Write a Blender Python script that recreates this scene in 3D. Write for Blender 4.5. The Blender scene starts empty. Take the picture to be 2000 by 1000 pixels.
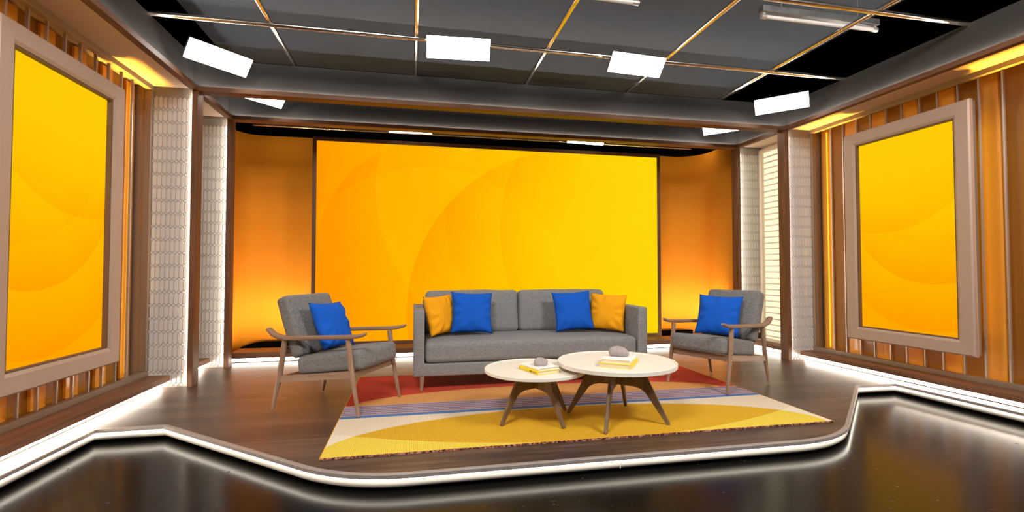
import bpy, bmesh, math, random
from mathutils import Vector, Matrix, noise
from mathutils.geometry import tessellate_polygon
random.seed(7)
PI = math.pi
SC = bpy.context.scene
COL = SC.collection

# ------------------------------------------------------------------ helpers
def srgb(r, g, b, a=1.0):
    def f(c):
        c /= 255.0
        return c / 12.92 if c <= 0.04045 else ((c + 0.055) / 1.055) ** 2.4
    return (f(r), f(g), f(b), a)

class NT:
    """small node-graph writer"""
    def __init__(self, name):
        self.m = bpy.data.materials.new(name)
        self.m.use_nodes = True
        self.t = self.m.node_tree
        self.t.nodes.clear()
        self.out = self.t.nodes.new('ShaderNodeOutputMaterial')
    def n(self, kind, **kw):
        nd = self.t.nodes.new(kind)
        for k, v in kw.items():
            setattr(nd, k, v)
        return nd
    def l(self, a, b):
        self.t.links.new(a, b)
    def val(self, sock, v):
        if hasattr(v, 'links') or isinstance(v, bpy.types.NodeSocket):
            self.l(v, sock)
        else:
            sock.default_value = v
    def math(self, op, a, b=0.0, c=None, clamp=False):
        nd = self.n('ShaderNodeMath', operation=op, use_clamp=clamp)
        self.val(nd.inputs[0], a)
        self.val(nd.inputs[1], b)
        if c is not None:
            self.val(nd.inputs[2], c)
        return nd.outputs[0]
    def mix(self, fac, a, b, blend='MIX'):
        nd = self.n('ShaderNodeMix', data_type='RGBA', blend_type=blend)
        self.val(nd.inputs['Factor'], fac)
        self.val(nd.inputs[6], a)
        self.val(nd.inputs[7], b)
        return nd.outputs[2]
    def obj(self):
        return self.n('ShaderNodeTexCoord').outputs['Object']
    def sep(self, v):
        nd = self.n('ShaderNodeSeparateXYZ')
        self.l(v, nd.inputs[0])
        return nd.outputs
    def mapping(self, v, scale=(1, 1, 1), rot=(0, 0, 0), loc=(0, 0, 0)):
        nd = self.n('ShaderNodeMapping')
        self.l(v, nd.inputs['Vector'])
        nd.inputs['Scale'].default_value = scale
        nd.inputs['Rotation'].default_value = rot
        nd.inputs['Location'].default_value = loc
        return nd.outputs[0]
    def noise(self, v, scale, detail=3.0, rough=0.5):
        nd = self.n('ShaderNodeTexNoise')
        self.l(v, nd.inputs['Vector'])
        nd.inputs['Scale'].default_value = scale
        nd.inputs['Detail'].default_value = detail
        nd.inputs['Roughness'].default_value = rough
        return nd.outputs[0]
    def ramp(self, f, stops):
        nd = self.n('ShaderNodeValToRGB')
        self.l(f, nd.inputs[0])
        e = nd.color_ramp.elements
        while len(e) < len(stops):
            e.new(0.5)
        for i, (p, c) in enumerate(stops):
            e[i].position = p
            e[i].color = c
        return nd.outputs[0]
    def bump(self, h, strength=0.3, dist=0.01):
        nd = self.n('ShaderNodeBump')
        nd.inputs['Strength'].default_value = strength
        nd.inputs['Distance'].default_value = dist
        self.l(h, nd.inputs['Height'])
        return nd.outputs[0]
    def pbr(self, color, rough=0.5, metal=0.0, normal=None, spec=0.5, coat=0.0, coat_rough=0.1, sheen=0.0):
        p = self.n('ShaderNodeBsdfPrincipled')
        self.val(p.inputs['Base Color'], color)
        self.val(p.inputs['Roughness'], rough)
        self.val(p.inputs['Metallic'], metal)
        p.inputs['Specular IOR Level'].default_value = spec
        p.inputs['Coat Weight'].default_value = coat
        p.inputs['Coat Roughness'].default_value = coat_rough
        p.inputs['Sheen Weight'].default_value = sheen
        if normal is not None:
            self.l(normal, p.inputs['Normal'])
        self.l(p.outputs[0], self.out.inputs[0])
        return self.m
    def emit(self, color, strength):
        e = self.n('ShaderNodeEmission')
        self.val(e.inputs[0], color)
        self.val(e.inputs[1], strength)
        self.l(e.outputs[0], self.out.inputs[0])
        return self.m

def plain(name, c, rough=0.5, metal=0.0, var=0.06, scale=30.0, bump=0.0, spec=0.5, coat=0.0):
    t = NT(name)
    o = t.obj()
    nz = t.noise(o, scale, 3.0)
    lo = tuple(max(0, x * (1 - var)) for x in c[:3]) + (1,)
    hi = tuple(min(1, x * (1 + var)) for x in c[:3]) + (1,)
    colr = t.ramp(nz, [(0.3, lo), (0.7, hi)])
    nm = t.bump(nz, bump, 0.002) if bump else None
    return t.pbr(colr, rough, metal, nm, spec, coat)

def emissive(name, c, s):
    return NT(name).emit(c, s)

def wood(name, dark, light, axis='x', scale=1.0, rough=0.5, spec=0.28):
    t = NT(name)
    o = t.obj()
    sc = {'x': (1.2, 22, 22), 'y': (22, 1.2, 22), 'z': (22, 22, 1.2)}[axis]
    v = t.mapping(o, tuple(s * scale for s in sc))
    n1 = t.noise(v, 1.0, 6.0, 0.6)
    n2 = t.noise(v, 6.0, 3.0, 0.6)
    f = t.math('ADD', t.math('MULTIPLY', n1, 0.75), t.math('MULTIPLY', n2, 0.25))
    colr = t.ramp(f, [(0.35, dark), (0.65, light)])
    return t.pbr(colr, rough, 0.0, t.bump(f, 0.15, 0.002), spec)

def fabric(name, base, var=0.25, scale=1.0, rough=0.9, sheen=0.1):
    t = NT(name)
    o = t.obj()
    a = t.noise(t.mapping(o, (900 * scale, 60 * scale, 120 * scale)), 1.0, 2.0)
    b = t.noise(t.mapping(o, (60 * scale, 900 * scale, 500 * scale)), 1.0, 2.0)
    c = t.noise(o, 260 * scale, 3.0)
    f = t.math('ADD', t.math('ADD', t.math('MULTIPLY', a, 0.35), t.math('MULTIPLY', b, 0.35)), t.math('MULTIPLY', c, 0.30))
    lo = tuple(x * (1 - var) for x in base[:3]) + (1,)
    hi = tuple(min(1, x * (1 + var)) for x in base[:3]) + (1,)
    colr = t.ramp(f, [(0.38, lo), (0.62, hi)])
    return t.pbr(colr, rough, 0.0, t.bump(f, 0.35, 0.003), 0.15, sheen=sheen)

# ---- geometry
def box(bm, x0, x1, y0, y1, z0, z1):
    vs = [bm.verts.new(p) for p in ((x0, y0, z0), (x1, y0, z0), (x1, y1, z0), (x0, y1, z0),
                                    (x0, y0, z1), (x1, y0, z1), (x1, y1, z1), (x0, y1, z1))]
    for f in ((0, 3, 2, 1), (4, 5, 6, 7), (0, 1, 5, 4), (1, 2, 6, 5), (2, 3, 7, 6), (3, 0, 4, 7)):
        bm.faces.new([vs[i] for i in f])
    return vs

def prism(bm, pts, axis, a0, a1):
    """extrude a closed outline; axis 'x': pts=(y,z), 'y': pts=(x,z), 'z': pts=(x,y)"""
    def P(p, a):
        return {'x': (a, p[0], p[1]), 'y': (p[0], a, p[1]), 'z': (p[0], p[1], a)}[axis]
    A = [bm.verts.new(P(p, a0)) for p in pts]
    B = [bm.verts.new(P(p, a1)) for p in pts]
    n = len(pts)
    fs = [bm.faces.new(A), bm.faces.new(B)]
    for i in range(n):
        fs.append(bm.faces.new((A[i], A[(i + 1) % n], B[(i + 1) % n], B[i])))
    bmesh.ops.recalc_face_normals(bm, faces=fs)

def tube(bm, pts, radii, seg=12, cap=True, aspect=None):
    """round (or flattened) tube along points; aspect=(w,h) factors in (side, up)"""
    pts = [Vector(p) for p in pts]
    if not hasattr(radii, '__len__'):
        radii = [radii] * len(pts)
    rings = []
    up0 = Vector((0, 0, 1))
    for i, p in enumerate(pts):
        d = (pts[min(i + 1, len(pts) - 1)] - pts[max(i - 1, 0)]).normalized()
        ref = up0 if abs(d.dot(up0)) < 0.95 else Vector((0, 1, 0))
        s = d.cross(ref).normalized()
        u = s.cross(d).normalized()
        w, h = aspect if aspect else (1, 1)
        ring = []
        for k in range(seg):
            a = 2 * PI * k / seg
            if aspect:
                ca, sa = math.cos(a), math.sin(a)
                ca = math.copysign(abs(ca) ** 0.55, ca)
                sa = math.copysign(abs(sa) ** 0.55, sa)
            else:
                ca, sa = math.cos(a), math.sin(a)
            ring.append(bm.verts.new(p + s * (ca * radii[i] * w) + u * (sa * radii[i] * h)))
        rings.append(ring)
    for i in range(len(rings) - 1):
        for k in range(seg):
            bm.faces.new((rings[i][k], rings[i][(k + 1) % seg], rings[i + 1][(k + 1) % seg], rings[i + 1][k]))
    if cap:
        bm.faces.new(list(reversed(rings[0])))
        bm.faces.new(rings[-1])

def lathe(bm, prof, seg=48, c=(0, 0, 0)):
    rings = []
    for r, z in prof:
        if r < 1e-6:
            rings.append([bm.verts.new((c[0], c[1], c[2] + z))])
        else:
            rings.append([bm.verts.new((c[0] + r * math.cos(2 * PI * k / seg), c[1] + r * math.sin(2 * PI * k / seg), c[2] + z)) for k in range(seg)])
    for i in range(len(rings) - 1):
        a, b = rings[i], rings[i + 1]
        for k in range(seg):
            k2 = (k + 1) % seg
            if len(a) == 1 and len(b) > 1:
                bm.faces.new((a[0], b[k], b[k2]))
            elif len(b) == 1 and len(a) > 1:
                bm.faces.new((a[k], b[0], a[k2]))
            elif len(a) > 1:
                bm.faces.new((a[k], b[k], b[k2], a[k2]))
    bmesh.ops.recalc_face_normals(bm, faces=bm.faces[:])

def cushion(bm, sx, sy, sz, r, bulge=(0, 0, 0), n=14, M=None, wob=0.0, seed=0):
    """rounded, slightly puffed block centred at the origin"""
    hx, hy, hz = sx / 2, sy / 2, sz / 2
    start = len(bm.verts)
    def axis_samples(h):
        inner = h - r
        a = [-h + r * (1 - math.cos(PI / 2 * k / 4)) for k in range(4)]
        m = [-inner + 2 * inner * k / n for k in range(n + 1)]
        return a + m + [-x for x in reversed(a)]
    X, Y, Z = axis_samples(hx), axis_samples(hy), axis_samples(hz)
    cache = {}
    def vert(p):
        key = tuple(round(c, 6) for c in p)
        if key in cache:
            return cache[key]
        q = Vector((max(-hx + r, min(hx - r, p[0])), max(-hy + r, min(hy - r, p[1])), max(-hz + r, min(hz - r, p[2]))))
        d = Vector(p) - q
        v = q + (d.normalized() * r if d.length > 1e-9 else d)
        u, w, t = v.x / hx, v.y / hy, v.z / hz
        v.z += math.copysign(1, t) * bulge[2] * max(0, 1 - u * u) * max(0, 1 - w * w) * abs(t)
        v.x += math.copysign(1, u) * bulge[0] * max(0, 1 - w * w) * max(0, 1 - t * t) * abs(u)
        v.y += math.copysign(1, w) * bulge[1] * max(0, 1 - u * u) * max(0, 1 - t * t) * abs(w)
        if wob:
            nv = noise.noise_vector(v * 5 + Vector((seed * 3.1, seed, 0)))
            v += nv * wob
        if M is not None:
            v = M @ v
        cache[key] = bm.verts.new(v)
        return cache[key]
    def face(A, B, mk):
        for i in range(len(A) - 1):
            for j in range(len(B) - 1):
                vs = [vert(mk(A[i], B[j])), vert(mk(A[i + 1], B[j])), vert(mk(A[i + 1], B[j + 1])), vert(mk(A[i], B[j + 1]))]
                if len(set(vs)) >= 3:
                    u = []
                    for v in vs:
                        if v not in u:
                            u.append(v)
                    try:
                        bm.faces.new(u)
                    except ValueError:
                        pass
    for s in (-1, 1):
        face(X, Y, lambda a, b: (a, b, s * hz))
        face(X, Z, lambda a, b: (a, s * hy, b))
        face(Y, Z, lambda a, b: (s * hx, a, b))
    bmesh.ops.recalc_face_normals(bm, faces=bm.faces[:])

def rounded_block(bm, x0, x1, y0, y1, z0, z1, r, seg=3):
    b2 = bmesh.new()
    box(b2, x0, x1, y0, y1, z0, z1)
    bmesh.ops.bevel(b2, geom=b2.edges[:], offset=r, segments=seg, profile=0.5, affect='EDGES')
    me = bpy.data.meshes.new('tmp')
    b2.to_mesh(me)
    b2.free()
    bm.from_mesh(me)
    bpy.data.meshes.remove(me)

def obj(name, bm, mat, parent=None, smooth=False, angle=None):
    me = bpy.data.meshes.new(name)
    bm.normal_update()
    bm.to_mesh(me)
    bm.free()
    me.materials.append(mat)
    if smooth:
        for p in me.polygons:
            p.use_smooth = True
        if angle:
            me.set_sharp_from_angle(angle=math.radians(angle))
    o = bpy.data.objects.new(name, me)
    COL.objects.link(o)
    if parent is not None:
        o.parent = parent
    return o

def bx(name, mat, dims, parent=None, bevel=0.0, seg=2):
    bm = bmesh.new()
    box(bm, *dims)
    if bevel:
        bmesh.ops.bevel(bm, geom=bm.edges[:], offset=bevel, segments=seg, profile=0.5, affect='EDGES')
    return obj(name, bm, mat, parent)

def empty(name, loc=(0, 0, 0), rz=0.0):
    o = bpy.data.objects.new(name, None)
    o.location = loc
    o.rotation_euler = (0, 0, rz)
    o.empty_display_size = 0.1
    COL.objects.link(o)
    return o

def tag(o, label, cat, group=None):
    o['label'] = label
    o['category'] = cat
    o['kind'] = 'thing'
    if group:
        o['group'] = group
    return o

def struct(o, label=None, cat=None):
    o['kind'] = 'structure'
    if label:
        o['label'] = label
        o['category'] = cat
    return o

def dup(root, loc=None, rz=None):
    r = root.copy()
    COL.objects.link(r)
    if loc is not None:
        r.location = loc
    if rz is not None:
        r.rotation_euler = (0, 0, rz)
    for ch in list(root.children):
        c = ch.copy()
        COL.objects.link(c)
        c.parent = r
        for g in list(ch.children):
            d = g.copy()
            COL.objects.link(d)
            d.parent = c
    return r

# ------------------------------------------------------------------ materials
W_DARK, W_LIGHT = (0.115, 0.048, 0.023, 1), (0.24, 0.110, 0.056, 1)
M_trim_x = wood('walnut_x', W_DARK, W_LIGHT, 'x')
M_trim_y = wood('walnut_y', W_DARK, W_LIGHT, 'y')
M_trim_z = wood('walnut_z', W_DARK, W_LIGHT, 'z')
O_DARK, O_LIGHT = (0.25, 0.145, 0.09, 1), (0.40, 0.25, 0.165, 1)
M_oak_x = wood('ash_x', O_DARK, O_LIGHT, 'x')
M_oak_y = wood('ash_y', O_DARK, O_LIGHT, 'y')
M_oak_z = wood('ash_z', O_DARK, O_LIGHT, 'z')
M_tleg = wood('table_oak', (0.14, 0.085, 0.045, 1), (0.25, 0.16, 0.09, 1), 'z')
M_black = plain('void_black', (0.0015, 0.0012, 0.0012, 1), 0.95, spec=0.05)
M_fascia = plain('fascia_grey', (0.042, 0.039, 0.036, 1), 0.75, var=0.03, scale=60, spec=0.25)
M_soffit = plain('soffit_tan', (0.74, 0.58, 0.45, 1), 0.75, var=0.05, scale=200, spec=0.3)
M_ceiling = plain('ceiling_grey', (0.080, 0.090, 0.106, 1), 0.95, var=0.02, scale=4, spec=0.1)
M_metal = plain('satin_metal', (0.66, 0.60, 0.55, 1), 0.28, 0.7, var=0.06, scale=80)
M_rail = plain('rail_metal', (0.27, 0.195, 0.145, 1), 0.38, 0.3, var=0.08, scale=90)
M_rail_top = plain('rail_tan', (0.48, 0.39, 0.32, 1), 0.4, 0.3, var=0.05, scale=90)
M_frame = plain('frame_greige', (0.52, 0.37, 0.29, 1), 0.55, 0.15, var=0.05, scale=300)
M_frame_edge = plain('frame_edge', (0.34, 0.31, 0.29, 1), 0.35, 0.6, var=0.05, scale=100)
M_frame_dark = plain('frame_reveal', (0.16, 0.085, 0.045, 1), 0.6, var=0.05)
M_tile = plain('tile_white', (0.64, 0.60, 0.56, 1), 0.45, var=0.03, scale=400, bump=0.06)
M_grout = plain('tile_grout', (0.36, 0.33, 0.30, 1), 0.8, var=0.03)
M_alcove = plain('alcove_white', (0.80, 0.74, 0.68, 1), 0.7, var=0.02)
M_shutter = plain('shutter_cream', (0.82, 0.70, 0.56, 1), 0.6, var=0.03)
M_amber_dark = plain('amber_brown', (0.36, 0.145, 0.016, 1), 0.35, var=0.04, scale=150, coat=0.6)
M_amber = plain('amber_orange', (0.95, 0.40, 0.045, 1), 0.35, var=0.03, scale=150, coat=0.6)
M_cyc = plain('backdrop_paint', (0.90, 0.34, 0.030, 1), 0.95, var=0.015, scale=3, spec=0.05)
M_rim = plain('rim_metal', (0.38, 0.33, 0.30, 1), 0.42, 0.2, var=0.05, scale=90)
M_band = plain('diffuser_white', (0.86, 0.80, 0.70, 1), 0.6, var=0.01)
M_pipe = plain('pipe_metal', (0.74, 0.66, 0.58, 1), 0.20, 1.0, var=0.10, scale=15)
M_fix = plain('fixture_grey', (0.20, 0.20, 0.20, 1), 0.35, 0.7, var=0.25, scale=9)
M_tube = plain('tube_glass', (0.62, 0.58, 0.54, 1), 0.25, var=0.04)
M_housing = plain('housing_black', (0.02, 0.02, 0.02, 1), 0.5)
M_clamp = plain('clamp_brass', (0.55, 0.40, 0.22, 1), 0.35, 0.9)
WARM = (1.0, 0.90, 0.76, 1)
L_led = emissive('led_white', WARM, 16.0)
L_led_toe = emissive('led_toe', WARM, 34.0)
L_led_fascia = emissive('led_fascia', (1.0, 0.93, 0.84, 1), 110.0)
L_led_edge = emissive('led_edge', WARM, 7.0)
L_panel = emissive('panel_white', (1.0, 0.96, 0.90, 1), 16.0)
L_amber = emissive('led_amber', (1.0, 0.56, 0.08, 1), 1.2)
L_amber_line = emissive('led_amber_line', (1.0, 0.56, 0.03, 1), 1.5)
L_cyc = emissive('cyc_batten', (1.0, 0.30, 0.025, 1), 30.0)
L_window = emissive('window_daylight', (1.0, 0.93, 0.56, 1), 1.25)
M_grey_fab = fabric('grey_linen', (0.236, 0.232, 0.228, 1), 0.30, 0.45)
M_grey_chair = fabric('grey_tweed', (0.203, 0.194, 0.187, 1), 0.36, 0.42)
M_blue = fabric('blue_cotton', (0.010, 0.108, 0.57, 1), 0.06, 1.4, sheen=0.0)
M_yellow = fabric('yellow_cotton', (0.97, 0.40, 0.010, 1), 0.06, 1.4, sheen=0.0)
M_top = plain('table_top', (0.86, 0.80, 0.70, 1), 0.5, var=0.02, scale=12)
M_stone = plain('stone', (0.40, 0.34, 0.31, 1), 0.85, var=0.12, scale=60, bump=0.4)
M_book_y = plain('cover_yellow', (0.92, 0.70, 0.02, 1), 0.4, var=0.02)
M_book_w = plain('cover_white', (0.95, 0.95, 0.94, 1), 0.4, var=0.01)
M_pages = plain('pages', (0.80, 0.68, 0.52, 1), 0.85, var=0.06, scale=200)
M_ink = plain('ink', (0.16, 0.13, 0.02, 1), 0.7)
M_ink_grey = plain('ink_grey', (0.45, 0.44, 0.43, 1), 0.7)

def floor_wood():
    t = NT('floor_planks')
    o = t.obj()
    br = t.n('ShaderNodeTexBrick')
    t.l(o, br.inputs['Vector'])
    br.offset = 0.37
    br.inputs['Color1'].default_value = (0.2, 0.2, 0.2, 1)
    br.inputs['Color2'].default_value = (0.8, 0.8, 0.8, 1)
    br.inputs['Mortar'].default_value = (0, 0, 0, 1)
    br.inputs['Scale'].default_value = 1.0
    br.inputs['Mortar Size'].default_value = 0.0012
    br.inputs['Brick Width'].default_value = 1.15
    br.inputs['Row Height'].default_value = 0.165
    tone = br.outputs['Color']
    g1 = t.noise(t.mapping(o, (1.6, 24, 1)), 1.0, 6.0, 0.65)
    g2 = t.noise(t.mapping(o, (5, 120, 1)), 1.0, 4.0, 0.6)
    big = t.noise(t.mapping(o, (0.8, 2.2, 1)), 1.6, 2.0)
    f = t.math('ADD', t.math('MULTIPLY', g1, 0.5), t.math('MULTIPLY', g2, 0.25))
    f = t.math('ADD', f, t.math('MULTIPLY', tone, 0.16))
    f = t.math('ADD', f, t.math('MULTIPLY', big, 0.22))
    c = t.ramp(f, [(0.40, (0.026, 0.015, 0.011, 1)), (0.54, (0.070, 0.042, 0.030, 1)), (0.70, (0.165, 0.099, 0.066, 1))])
    r = t.math('ADD', 0.30, t.math('MULTIPLY', g1, 0.20))
    return t.pbr(c, r, 0.0, t.bump(f, 0.12, 0.003), 0.5)
M_floor = floor_wood()

def studio_floor():
    t = NT('studio_floor_gloss')
    o = t.obj()
    sp = t.noise(o, 26.0, 2.0, 0.6)
    speck = t.math('GREATER_THAN', sp, 0.735)
    nz = t.noise(o, 1.3, 3.0)
    c = t.mix(speck, (0.0045, 0.004, 0.0035, 1), (0.05, 0.045, 0.04, 1))
    r = t.math('ADD', t.math('ADD', 0.16, t.math('MULTIPLY', nz, 0.06)), t.math('MULTIPLY', speck, 0.4))
    return t.pbr(c, r, 0.0, None, 0.21)
M_studio = studio_floor()

def soft_circles(t, x, z, circles, depth):
    """overlapping translucent discs drawn on a video screen: returns summed tone drop"""
    tot = None
    for cx, cz, r, amt, fade, ax, az in circles:
        dx = t.math('SUBTRACT', x, cx)
        dz = t.math('SUBTRACT', z, cz)
        d = t.math('SQRT', t.math('ADD', t.math('MULTIPLY', dx, dx), t.math('MULTIPLY', dz, dz)))
        inside = t.math('LESS_THAN', d, r)
        k = t.math('DIVIDE', t.math('SUBTRACT', d, r - fade), fade, clamp=True)
        side = t.math('DIVIDE', t.math('ADD', t.math('MULTIPLY', dx, ax), t.math('MULTIPLY', dz, az)), r, clamp=True)
        v = t.math('MULTIPLY', t.math('MULTIPLY', t.math('MULTIPLY', inside, k), t.math('POWER', side, 0.5)), amt * depth)
        tot = v if tot is None else t.math('ADD', tot, v)
    return tot

def screen_main():
    t = NT('video_picture')
    s = t.sep(t.obj())
    x, z = s[0], s[2]
    g = t.math('DIVIDE', t.math('ADD', x, 2.45), 4.9, clamp=True)
    g = t.math('POWER', g, 0.75)
    cl = []
    for cx, cy, r, amt, fade, ax, az in ((650, 560, 672, 0.15, 420, -1, 0.1), (1232, 180, 934, -0.10, 300, -1, -0.2), (1433, 880, 965, 0.24, 480, -1, 0.1),
                                         (1966, 400, 968, 0.11, 300, -1, 0), (1354, 350, 669, 0.06, 240, -1, -0.2), (600, 900, 850, -0.06, 300, 0, 1)):
        cl.append(((cx - 990) / 410, (475 - cy) / 410, r / 410, amt, fade / 410, ax, az))
    drop = soft_circles(t, x, z, cl, 1.0)
    tex = t.math('MULTIPLY', t.math('SUBTRACT', t.noise(t.obj(), 1.6, 5.0, 0.7), 0.5), 0.22)
    v = t.math('ADD', t.math('SUBTRACT', g, drop), tex, clamp=True)
    c = t.ramp(v, [(0.0, srgb(255, 152, 0)), (0.35, srgb(255, 178, 0)), (0.7, srgb(255, 202, 2)), (1.0, srgb(255, 215, 10))])
    return t.emit(c, 1.0)
M_screen = screen_main()

def screen_side(name, mirror):
    t = NT(name)
    s = t.sep(t.obj())
    y, z = s[1], s[2]
    u = t.math('SUBTRACT', 0.0, y) if not mirror else t.math('MULTIPLY', y, -1.0)
    g = t.math('DIVIDE', t.math('ADD', z, 1.0), 1.75, clamp=True)
    cl = [(0.25 - 0.495, 2.085 - 1.015, 1.06, 0.17, 0.55, 0, -1), (0.757 - 0.495, 1.337 - 1.015, 0.837, 0.26, 0.5, 0, -1),
          (0.683 - 0.495, 1.07 - 1.015, 1.02, 0.16, 0.45, 0, -1), (0.95 - 0.495, 1.72 - 1.015, 0.92, 0.08, 0.4, 0, -1)]
    drop = soft_circles(t, u, z, cl, 1.0)
    tex = t.math('MULTIPLY', t.math('SUBTRACT', t.noise(t.obj(), 2.6, 5.0, 0.7), 0.5), 0.16)
    v = t.math('ADD', t.math('SUBTRACT', t.math('ADD', t.math('MULTIPLY', g, 0.75), 0.25), drop), tex, clamp=True)
    c = t.ramp(v, [(0.0, srgb(255, 148, 0)), (0.35, srgb(255, 172, 0)), (0.75, srgb(255, 196, 2)), (1.0, srgb(255, 203, 8))])
    return t.emit(c, 1.0)
M_side_r = screen_side('side_picture', False)

def rug_mat():
    t = NT('rug_weave')
    o = t.obj()
    s = t.sep(o)
    x, y = s[0], s[1]           # world-size metres about the rug centre (0.015, 4.155)
    def C(r, g, b):
        return srgb(r, g, b)
    Y = t.math('ADD', y, 4.155)
    X = t.math('ADD', x, 0.015)
    def ell(cx, cy, a, b):
        dx = t.math('DIVIDE', t.math('SUBTRACT', X, cx), a)
        dy = t.math('DIVIDE', t.math('SUBTRACT', Y, cy), b)
        return t.math('LESS_THAN', t.math('ADD', t.math('MULTIPLY', dx, dx), t.math('MULTIPLY', dy, dy)), 1.0)
    inO = ell(-0.03, 4.15, 1.68, 0.44)
    top = t.mix(inO, C(204, 72, 53), C(228, 160, 92))
    # stripe band
    ph = t.math('FRACT', t.math('DIVIDE', t.math('SUBTRACT', Y, 3.86), 0.0508))
    w = t.math('LESS_THAN', ph, 0.5)
    dith = t.noise(t.mapping(o, (160, 30, 1)), 1.0, 1.0)
    w2 = t.math('GREATER_THAN', t.math('ADD', t.math('MULTIPLY', w, 0.55), dith), 0.72)
    stripe = t.mix(w2, C(214, 168, 140), C(108, 126, 180))
    col = t.mix(t.math('LESS_THAN', Y, 4.165), top, stripe)
    col = t.mix(t.math('LESS_THAN', Y, 3.868), col, C(88, 130, 190))
    inU = ell(-0.02, 3.10, 1.78, 0.71)
    dx = t.math('SUBTRACT', X, 0.05)
    L = t.math('ADD', 3.03, t.math('MULTIPLY', t.math('MULTIPLY', dx, dx), 0.138))
    above = t.math('GREATER_THAN', Y, L)
    cream = t.mix(above, C(242, 230, 206), C(236, 218, 190))
    gy = t.mix(above, C(240, 212, 78), C(224, 174, 44))
    low = t.mix(inU, cream, gy)
    col = t.mix(t.math('LESS_THAN', Y, 3.822), col, low)
    # woven ribs: staggered short stitches
    wv = t.n('ShaderNodeTexWave', wave_type='BANDS', bands_direction='X')
    t.l(o, wv.inputs['Vector'])
    wv.inputs['Scale'].default_value = 26.0
    wv.inputs['Distortion'].default_value = 3.0
    wv.inputs['Detail'].default_value = 2.0
    wv.inputs['Detail Scale'].default_value = 6.0
    nz = t.noise(t.mapping(o, (140, 90, 1)), 1.0, 2.0)
    h = t.math('ADD', t.math('MULTIPLY', wv.outputs['Fac'], 0.6), t.math('MULTIPLY', nz, 0.6))
    dark = t.math('SUBTRACT', 1.12, t.math('MULTIPLY', t.math('SUBTRACT', 1.0, h), 0.42))
    hv = t.n('ShaderNodeHueSaturation')
    t.l(dark, hv.inputs['Value'])
    t.l(col, hv.inputs['Color'])
    return t.pbr(hv.outputs[0], 0.95, 0.0, t.bump(h, 0.6, 0.006), 0.1)
M_rug = rug_mat()

def rug_edge():
    t = NT('rug_binding')
    o = t.obj()
    n1 = t.noise(t.mapping(o, (70, 70, 70)), 1.0, 2.0)
    c = t.ramp(n1, [(0.38, srgb(70, 40, 45)), (0.5, srgb(150, 80, 62)), (0.62, srgb(205, 155, 125))])
    return t.pbr(c, 0.95, 0.0, t.bump(n1, 0.8, 0.006), 0.1)
M_rug_edge = rug_edge()

# ------------------------------------------------------------------ setting: floors and the stage
FZ = -0.094
struct(bx('floor', M_studio, (-7, 7, -4.5, 9, FZ - 0.06, FZ)))

# black shell of the studio around the set
for nm, d in (('wall_studio_left', (-5.1, -5.0, -4, 8.7, FZ, 4.5)), ('wall_studio_right', (5.0, 5.1, -4, 8.7, FZ, 4.5)),
              ('wall_studio_back', (-5.0, 5.0, 8.6, 8.7, FZ, 4.5))):
    struct(bx(nm, M_black, d))
struct(bx('ceiling_studio', M_black, (-5.1, 5.1, -4, 8.7, 4.5, 4.6)))

def fillet(pts, radii, seg=10):
    out = []
    for i, p in enumerate(pts):
        tl = radii.get(i, 0)
        if not tl:
            out.append(p)
            continue
        a, b = Vector(pts[i - 1]), Vector(pts[(i + 1) % len(pts)])
        P = Vector(p)
        s, e = P + (a - P).normalized() * tl, P + (b - P).normalized() * tl
        for k in range(seg + 1):
            u = k / seg
            q = s * (1 - u) ** 2 + P * 2 * u * (1 - u) + e * u * u
            out.append((q.x, q.y))
    return out
edge_ctrl = [(-3.48, 1.2), (-3.40, 3.93), (-2.99, 3.94), (-1.60, 2.745), (1.60, 2.745), (2.99, 3.94), (3.40, 3.93), (3.48, 1.2)]
EDGE = fillet(edge_ctrl, {3: 0.36, 4: 0.36})

def offset_line(line, d):
    """shift an open polyline to its right-hand side (outwards, towards the camera) by d"""
    out = []
    n = len(line)
    for i in range(n):
        p = Vector(line[i])
        def nrm(a, b):
            t = (Vector(b) - Vector(a)).normalized()
            return Vector((t.y, -t.x))
        ns = []
        if i > 0:
            ns.append(nrm(line[i - 1], line[i]))
        if i < n - 1:
            ns.append(nrm(line[i], line[i + 1]))
        v = sum(ns, Vector((0, 0)))
        v.normalize()
        c = max(0.35, v.dot(ns[0]))
        q = p + v * (d / c)
        out.append((q.x, q.y))
    return out

def sweep(bm, line, prof):
    """sweep a closed (offset, z) profile along an open polyline"""
    cols = []
    for d, z in prof:
        cols.append([bm.verts.new((x, y, z)) for x, y in offset_line(line, d)])
    m = len(prof)
    for j in range(m):
        a, b = cols[j], cols[(j + 1) % m]
        for i in range(len(line) - 1):
            bm.faces.new((a[i], a[i + 1], b[i + 1], b[i]))
    bm.faces.new([c[0] for c in cols])
    bm.faces.new([c[-1] for c in cols])
    bmesh.ops.recalc_face_normals(bm, faces=bm.faces[:])

bm = bmesh.new()
inner = offset_line(EDGE, -0.028)
poly = inner + [(3.62, 1.2), (3.62, 7.9), (-3.62, 7.9), (-3.62, 1.2)]
A = [bm.verts.new((x, y, 0)) for x, y in poly]
B = [bm.verts.new((x, y, -0.02)) for x, y in poly]
for tri in tessellate_polygon([[Vector((x, y, 0)) for x, y in poly]]):
    bm.faces.new([A[i] for i in tri])
    bm.faces.new([B[i] for i in tri])
for i in range(len(poly)):
    j = (i + 1) % len(poly)
    bm.faces.new((A[i], A[j], B[j], B[i]))
bmesh.ops.recalc_face_normals(bm, faces=bm.faces[:])
stage = struct(obj('floor_stage', bm, M_floor))
bm = bmesh.new()
sweep(bm, EDGE, [(-0.030, 0.004), (-0.004, 0.004), (0.0, 0.001), (0.0, -0.019), (-0.004, -0.022), (-0.030, -0.022)])
rim = obj('edge_rim', bm, M_rim, stage)
bm = bmesh.new()
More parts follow.
